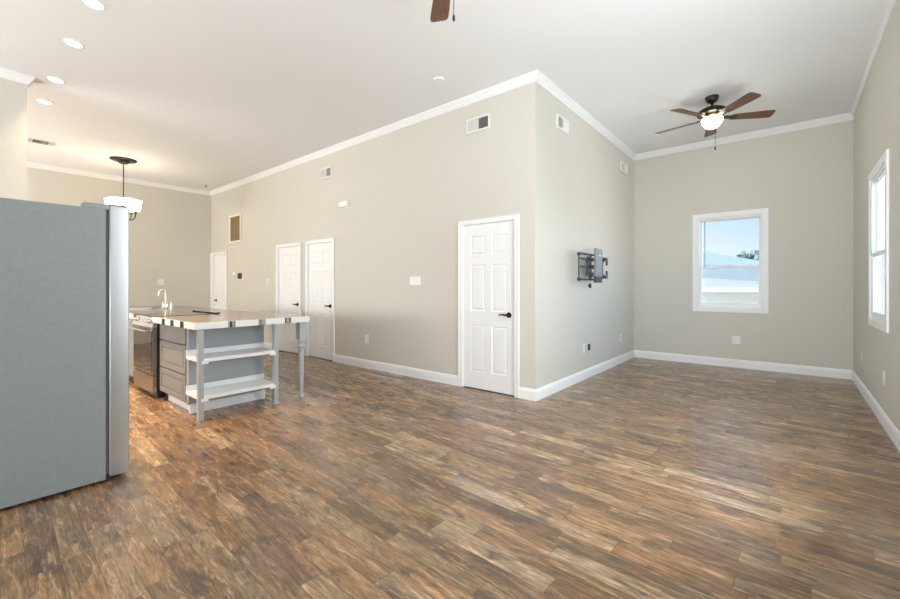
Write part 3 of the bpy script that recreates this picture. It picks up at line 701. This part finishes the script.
# return grille
g = thing('return_grille', (-9.65, yA, 2.56), 'tan filter grille in a white frame above the kitchen corner door', 'grille')
a, b, z0, z1 = -9.945, -9.353, 2.243, 2.885
fr_ = MB(); k = .05
fr_.box(a, a+k, yA-.02, yA, z0, z1, .004, 1); fr_.box(b-k, b, yA-.02, yA, z0, z1, .004, 1); fr_.box(a+k, b-k, yA-.02, yA, z1-k, z1, .004, 1); fr_.box(a+k, b-k, yA-.02, yA, z0, z0+k, .004, 1)
obj('frame', fr_, 'vent', g); obj('filter', MB().box(a+k, b-k, yA-.006, yA-.001, z0+k, z1-k), 'grille', g)
lv = MB()
for i in range(24):
    z = z0+k+.012+i*.0223; lv.bar((a+k, yA-.011, z), (b-k, yA-.011, z), .010, .0014, (0, .8, -.6))
obj('louvres', lv, 'grille', g)
# ceiling register and sensors
cv = thing('ceiling_vent', (-9.30, .90, H), 'small white and dark ceiling vent beside the partition end', 'vent')
f_ = MB(); X0, X1, Y0, Y1 = -9.43, -9.17, .74, 1.06; k = .02
f_.box(X0, X0+k, Y0, Y1, H-.012, H); f_.box(X1-k, X1, Y0, Y1, H-.012, H); f_.box(X0+k, X1-k, Y0, Y0+k, H-.012, H); f_.box(X0+k, X1-k, Y1-k, Y1, H-.012, H)
obj('frame', f_, 'vent', cv); obj('duct', MB().box(X0+k, X1-k, Y0+k, Y1-k, H-.003, H-.0005), 'vdark', cv)
b_ = MB()
for i in range(9):
    x = X0+k+.02+i*.022; b_.bar((x, Y0+.08, H-.008), (x, Y1-.08, H-.008), .012, .0015, (.5, 0, .8))
for y in (Y0+.035, Y0+.06, Y1-.06, Y1-.035): b_.bar((X0+k, y, H-.008), (X1-k, y, H-.008), .012, .0015, (0, .5, .8))
obj('blades', b_, 'vent', cv)
sm = thing('smoke_detector', (-3.06, 3.50, H), 'round white smoke detector on the ceiling near the wall corner', 'smoke detector')
obj('body', MB().lathe([(.070, H), (.069, H-.010), (.062, H-.018), (.035, H-.021), (.01, H-.021)], (-3.06, 3.50)), 'ceiling', sm, True)
obj('test_button', MB().lathe([(.012, H-.0205), (.011, H-.023), (.003, H-.023)], (-3.06, 3.50), 12), 'plate', sm)
ss = thing('sprinkler', (-10.33, 3.70, H), 'tiny grey sprinkler head on the ceiling by the kitchen corner', 'sprinkler')
obj('escutcheon', MB().lathe([(.045, H), (.042, H-.008), (.015, H-.012)], (-10.33, 3.70), 18), 'vent', ss)
obj('head', MB().lathe([(.012, H-.01), (.012, H-.04), (.035, H-.045), (.03, H-.05), (.004, H-.052)], (-10.33, 3.70), 14), 'mount_grey', ss)

# ------------------------------------------------------------------ wall plates
def plate(name, axis, u, z, w_, h_, label, cat, kind, n=1, group=None):
    pos = {'y': yA, 'x': xB, 'F': yF, 'R': xR, 'L': xL}[axis]
    def bx(mb, a, b, d0, d1, s0, s1, bev=0):
        if axis in 'yF': mb.box(a, b, pos-d1, pos-d0, s0, s1, bev, 1)
        elif axis == 'R': mb.box(pos-d1, pos-d0, a, b, s0, s1, bev, 1)
        else: mb.box(pos+d0, pos+d1, a, b, s0, s1, bev, 1)
    loc = (u, pos, z) if axis in 'yF' else (pos, u, z)
    t = thing(name, loc, label, cat, group)
    p = MB(); bx(p, u-w_/2, u+w_/2, 0, .006, z-h_/2, z+h_/2, .002); obj('cover_plate', p, 'plate', t)
    for i in range(n):
        c_ = u+(i-(n-1)/2)*.046
        if kind == 'switch':
            s_ = MB(); bx(s_, c_-.016, c_+.016, .004, .010, z-.033, z+.033, .002); obj('rocker', s_, 'plate', t)
        elif kind == 'outlet':
            for dz in (-.021, .021):
                s_ = MB(); bx(s_, c_-.017, c_+.017, .004, .008, z+dz-.014, z+dz+.014, .003); so_ = obj('socket', s_, 'plate', t)
                q_ = MB(); bx(q_, c_-.008, c_-.005, .0075, .0085, z+dz-.004, z+dz+.006); bx(q_, c_+.005, c_+.008, .0075, .0085, z+dz-.004, z+dz+.006); obj('slots', q_, 'slot', so_)
        elif kind == 'jack':
            s_ = MB(); bx(s_, c_-.01, c_+.01, .005, .014, z-.01, z+.01, .002); obj('jack', s_, 'vent', t)
    return t
plate('wall_switch', 'y', -3.99, 1.335, .21, .118, 'wide white switch plate on the long wall left of the near door', 'switch', 'switch', 4)
plate('wall_switch', 'y', -8.153, 1.349, .118, .125, 'white switch plate on the long wall left of the pair of doors', 'switch', 'switch', 2)
plate('wall_outlet', 'y', -5.029, .448, .085, .135, 'white outlet low on the long wall right of the pair of doors', 'outlet', 'outlet')
plate('wall_outlet', 'x', 5.428, .418, .08, .125, 'white outlet plate low under the television mount, beside the dark plug', 'outlet', 'outlet')
plate('wall_outlet', 'x', 6.997, .41, .08, .125, 'white outlet low on the alcove wall near the far corner', 'outlet', 'outlet')
plate('wall_outlet', 'F', -.652, .427, .105, .118, 'white double outlet under the blue-sky window', 'outlet', 'outlet', 2)
plate('wall_outlet', 'R', 6.865, .432, .08, .125, 'white outlet on the right wall nearest the far corner', 'outlet', 'outlet')
plate('wall_plate', 'R', 5.349, .430, .08, .125, 'white cover plate on the right wall below the bright window', 'wall plate', 'jack')
plate('wall_outlet', 'L', 3.017, 1.361, .12, .125, 'white outlet on the kitchen wall above the faucet', 'outlet', 'outlet', 2)
pw = thing('coaxial_socket', (xB, 5.607, .419), 'small dark socket beside the outlet under the television mount', 'socket')
obj('body', MB().box(xB, xB+.018, 5.580, 5.635, .375, .462, .004, 1), 'mount_dark', pw); obj('pin', MB().cyl((xB+.018, 5.607, .419), (xB+.03, 5.607, .419), .006, n=10), 'chrome', pw)
th = thing('thermostat', (-9.38, yA, 1.487), 'dark screen thermostat panel on the kitchen end of the long wall', 'thermostat')
obj('body', MB().box(-9.50, -9.26, yA-.025, yA, 1.40, 1.572, .005, 1), 'plate', th); obj('screen', MB().box(-9.485, -9.275, yA-.027, yA-.024, 1.425, 1.56), 'blackplastic', th)
kn = thing('dimmer', (-9.713, yA, 1.542), 'small round white control left of the thermostat panel', 'dimmer')
kb_ = MB(); kb_.cyl((-9.713, yA, 1.542), (-9.713, yA-.02, 1.542), .055, .05, 20); obj('body', kb_, 'plate', kn)
dc = thing('door_chime', (-5.575, yA, 2.59), 'white box-shaped chime on the long wall above the pair of doors', 'door chime')
obj('cover', MB().box(-5.69, -5.46, yA-.055, yA, 2.545, 2.635, .012, 3), 'plate', dc, True); obj('back_plate', MB().box(-5.675, -5.475, yA-.01, yA, 2.532, 2.640), 'vent', dc)

# ------------------------------------------------------------------ television mount
tv = thing('television_mount', (xB, 5.55, 1.5), 'dark steel swivel television mount on the alcove wall', 'tv mount')
wp = MB()
for z in (1.392, 1.615): wp.box(xB, xB+.022, 5.62, 6.17, z, z+.042, .002, 1)
for y in (5.66, 5.90, 6.12): wp.box(xB, xB+.016, y-.024, y+.024, 1.365, 1.69, .002, 1)
obj('wall_plate', wp, 'mount_dark', tv)
cl = MB()
for z, d in ((1.655, -1), (1.395, 1)):
    cl.box(xB+.02, xB+.075, 6.08, 6.165, z-.022, z+.022, .003, 1); cl.box(xB+.055, xB+.075, 6.135, 6.165, min(z, z+d*.09), max(z, z+d*.09), .002, 1)
obj('end_bracket', cl, 'mount_dark', tv)
ar = MB()
for z in (1.62, 1.43): ar.bar((xB+.05, 5.72, z), (xB+.12, 5.26, z), .03, .034)
ar.cyl((xB+.12, 5.26, 1.39), (xB+.12, 5.26, 1.645), .018, n=14)
ar.bar((xB+.12, 5.26, 1.515), (xB+.11, 5.70, 1.515), .03, .05)
obj('swivel_arm', ar, 'mount_dark', tv)
hf = MB(); fxp = xB+.145
hf.box(fxp-.006, fxp+.006, 4.905, 4.925, 1.335, 1.668, .002, 1)
for z in (1.668, 1.605, 1.345): hf.box(fxp-.007, fxp+.007, 4.91, 5.55, z-.012, z+.012, .002, 1)
hf.box(fxp-.007, fxp+.007, 4.925, 5.26, 1.496, 1.514)
for z in (1.66, 1.345): hf.cyl((fxp-.016, 4.915, z), (fxp+.02, 4.915, z), .02, n=14)
obj('head_frame', hf, 'mount_dark', tv)
vr = MB(); rx = xB+.19
vr.prism([(rx, 5.30, 1.40), (rx+.028, 5.30, 1.40), (rx+.028, 5.53, 1.40), (rx, 5.53, 1.40)], (.0, .04, .345)) if False else vr.box(rx, rx+.024, 5.30, 5.54, 1.385, 1.752, .003, 1)
vo = obj('tilt_plate', vr, 'mount_grey', tv); tag(vo, 'light grey upright plate')
obj('plate_end', MB().box(rx-.002, rx+.026, 5.29, 5.53, 1.305, 1.385, .003, 1), 'mount_dark', vo)
obj('bolt', MB().cyl((rx+.024, 5.44, 1.665), (rx+.03, 5.44, 1.665), .014, n=12), 'plate', vo)
kn2 = MB(); kn2.cyl((xB, 5.625, 1.265), (xB+.02, 5.625, 1.265), .025, n=14); kn2.box(xB+.015, xB+.028, 5.605, 5.645, 1.235, 1.295, .004, 1)
tag(obj('cable_grommet', kn2, 'blackplastic', origin=(xB, 5.625, 1.265)), 'small black cable outlet just below the television mount', 'cable outlet')
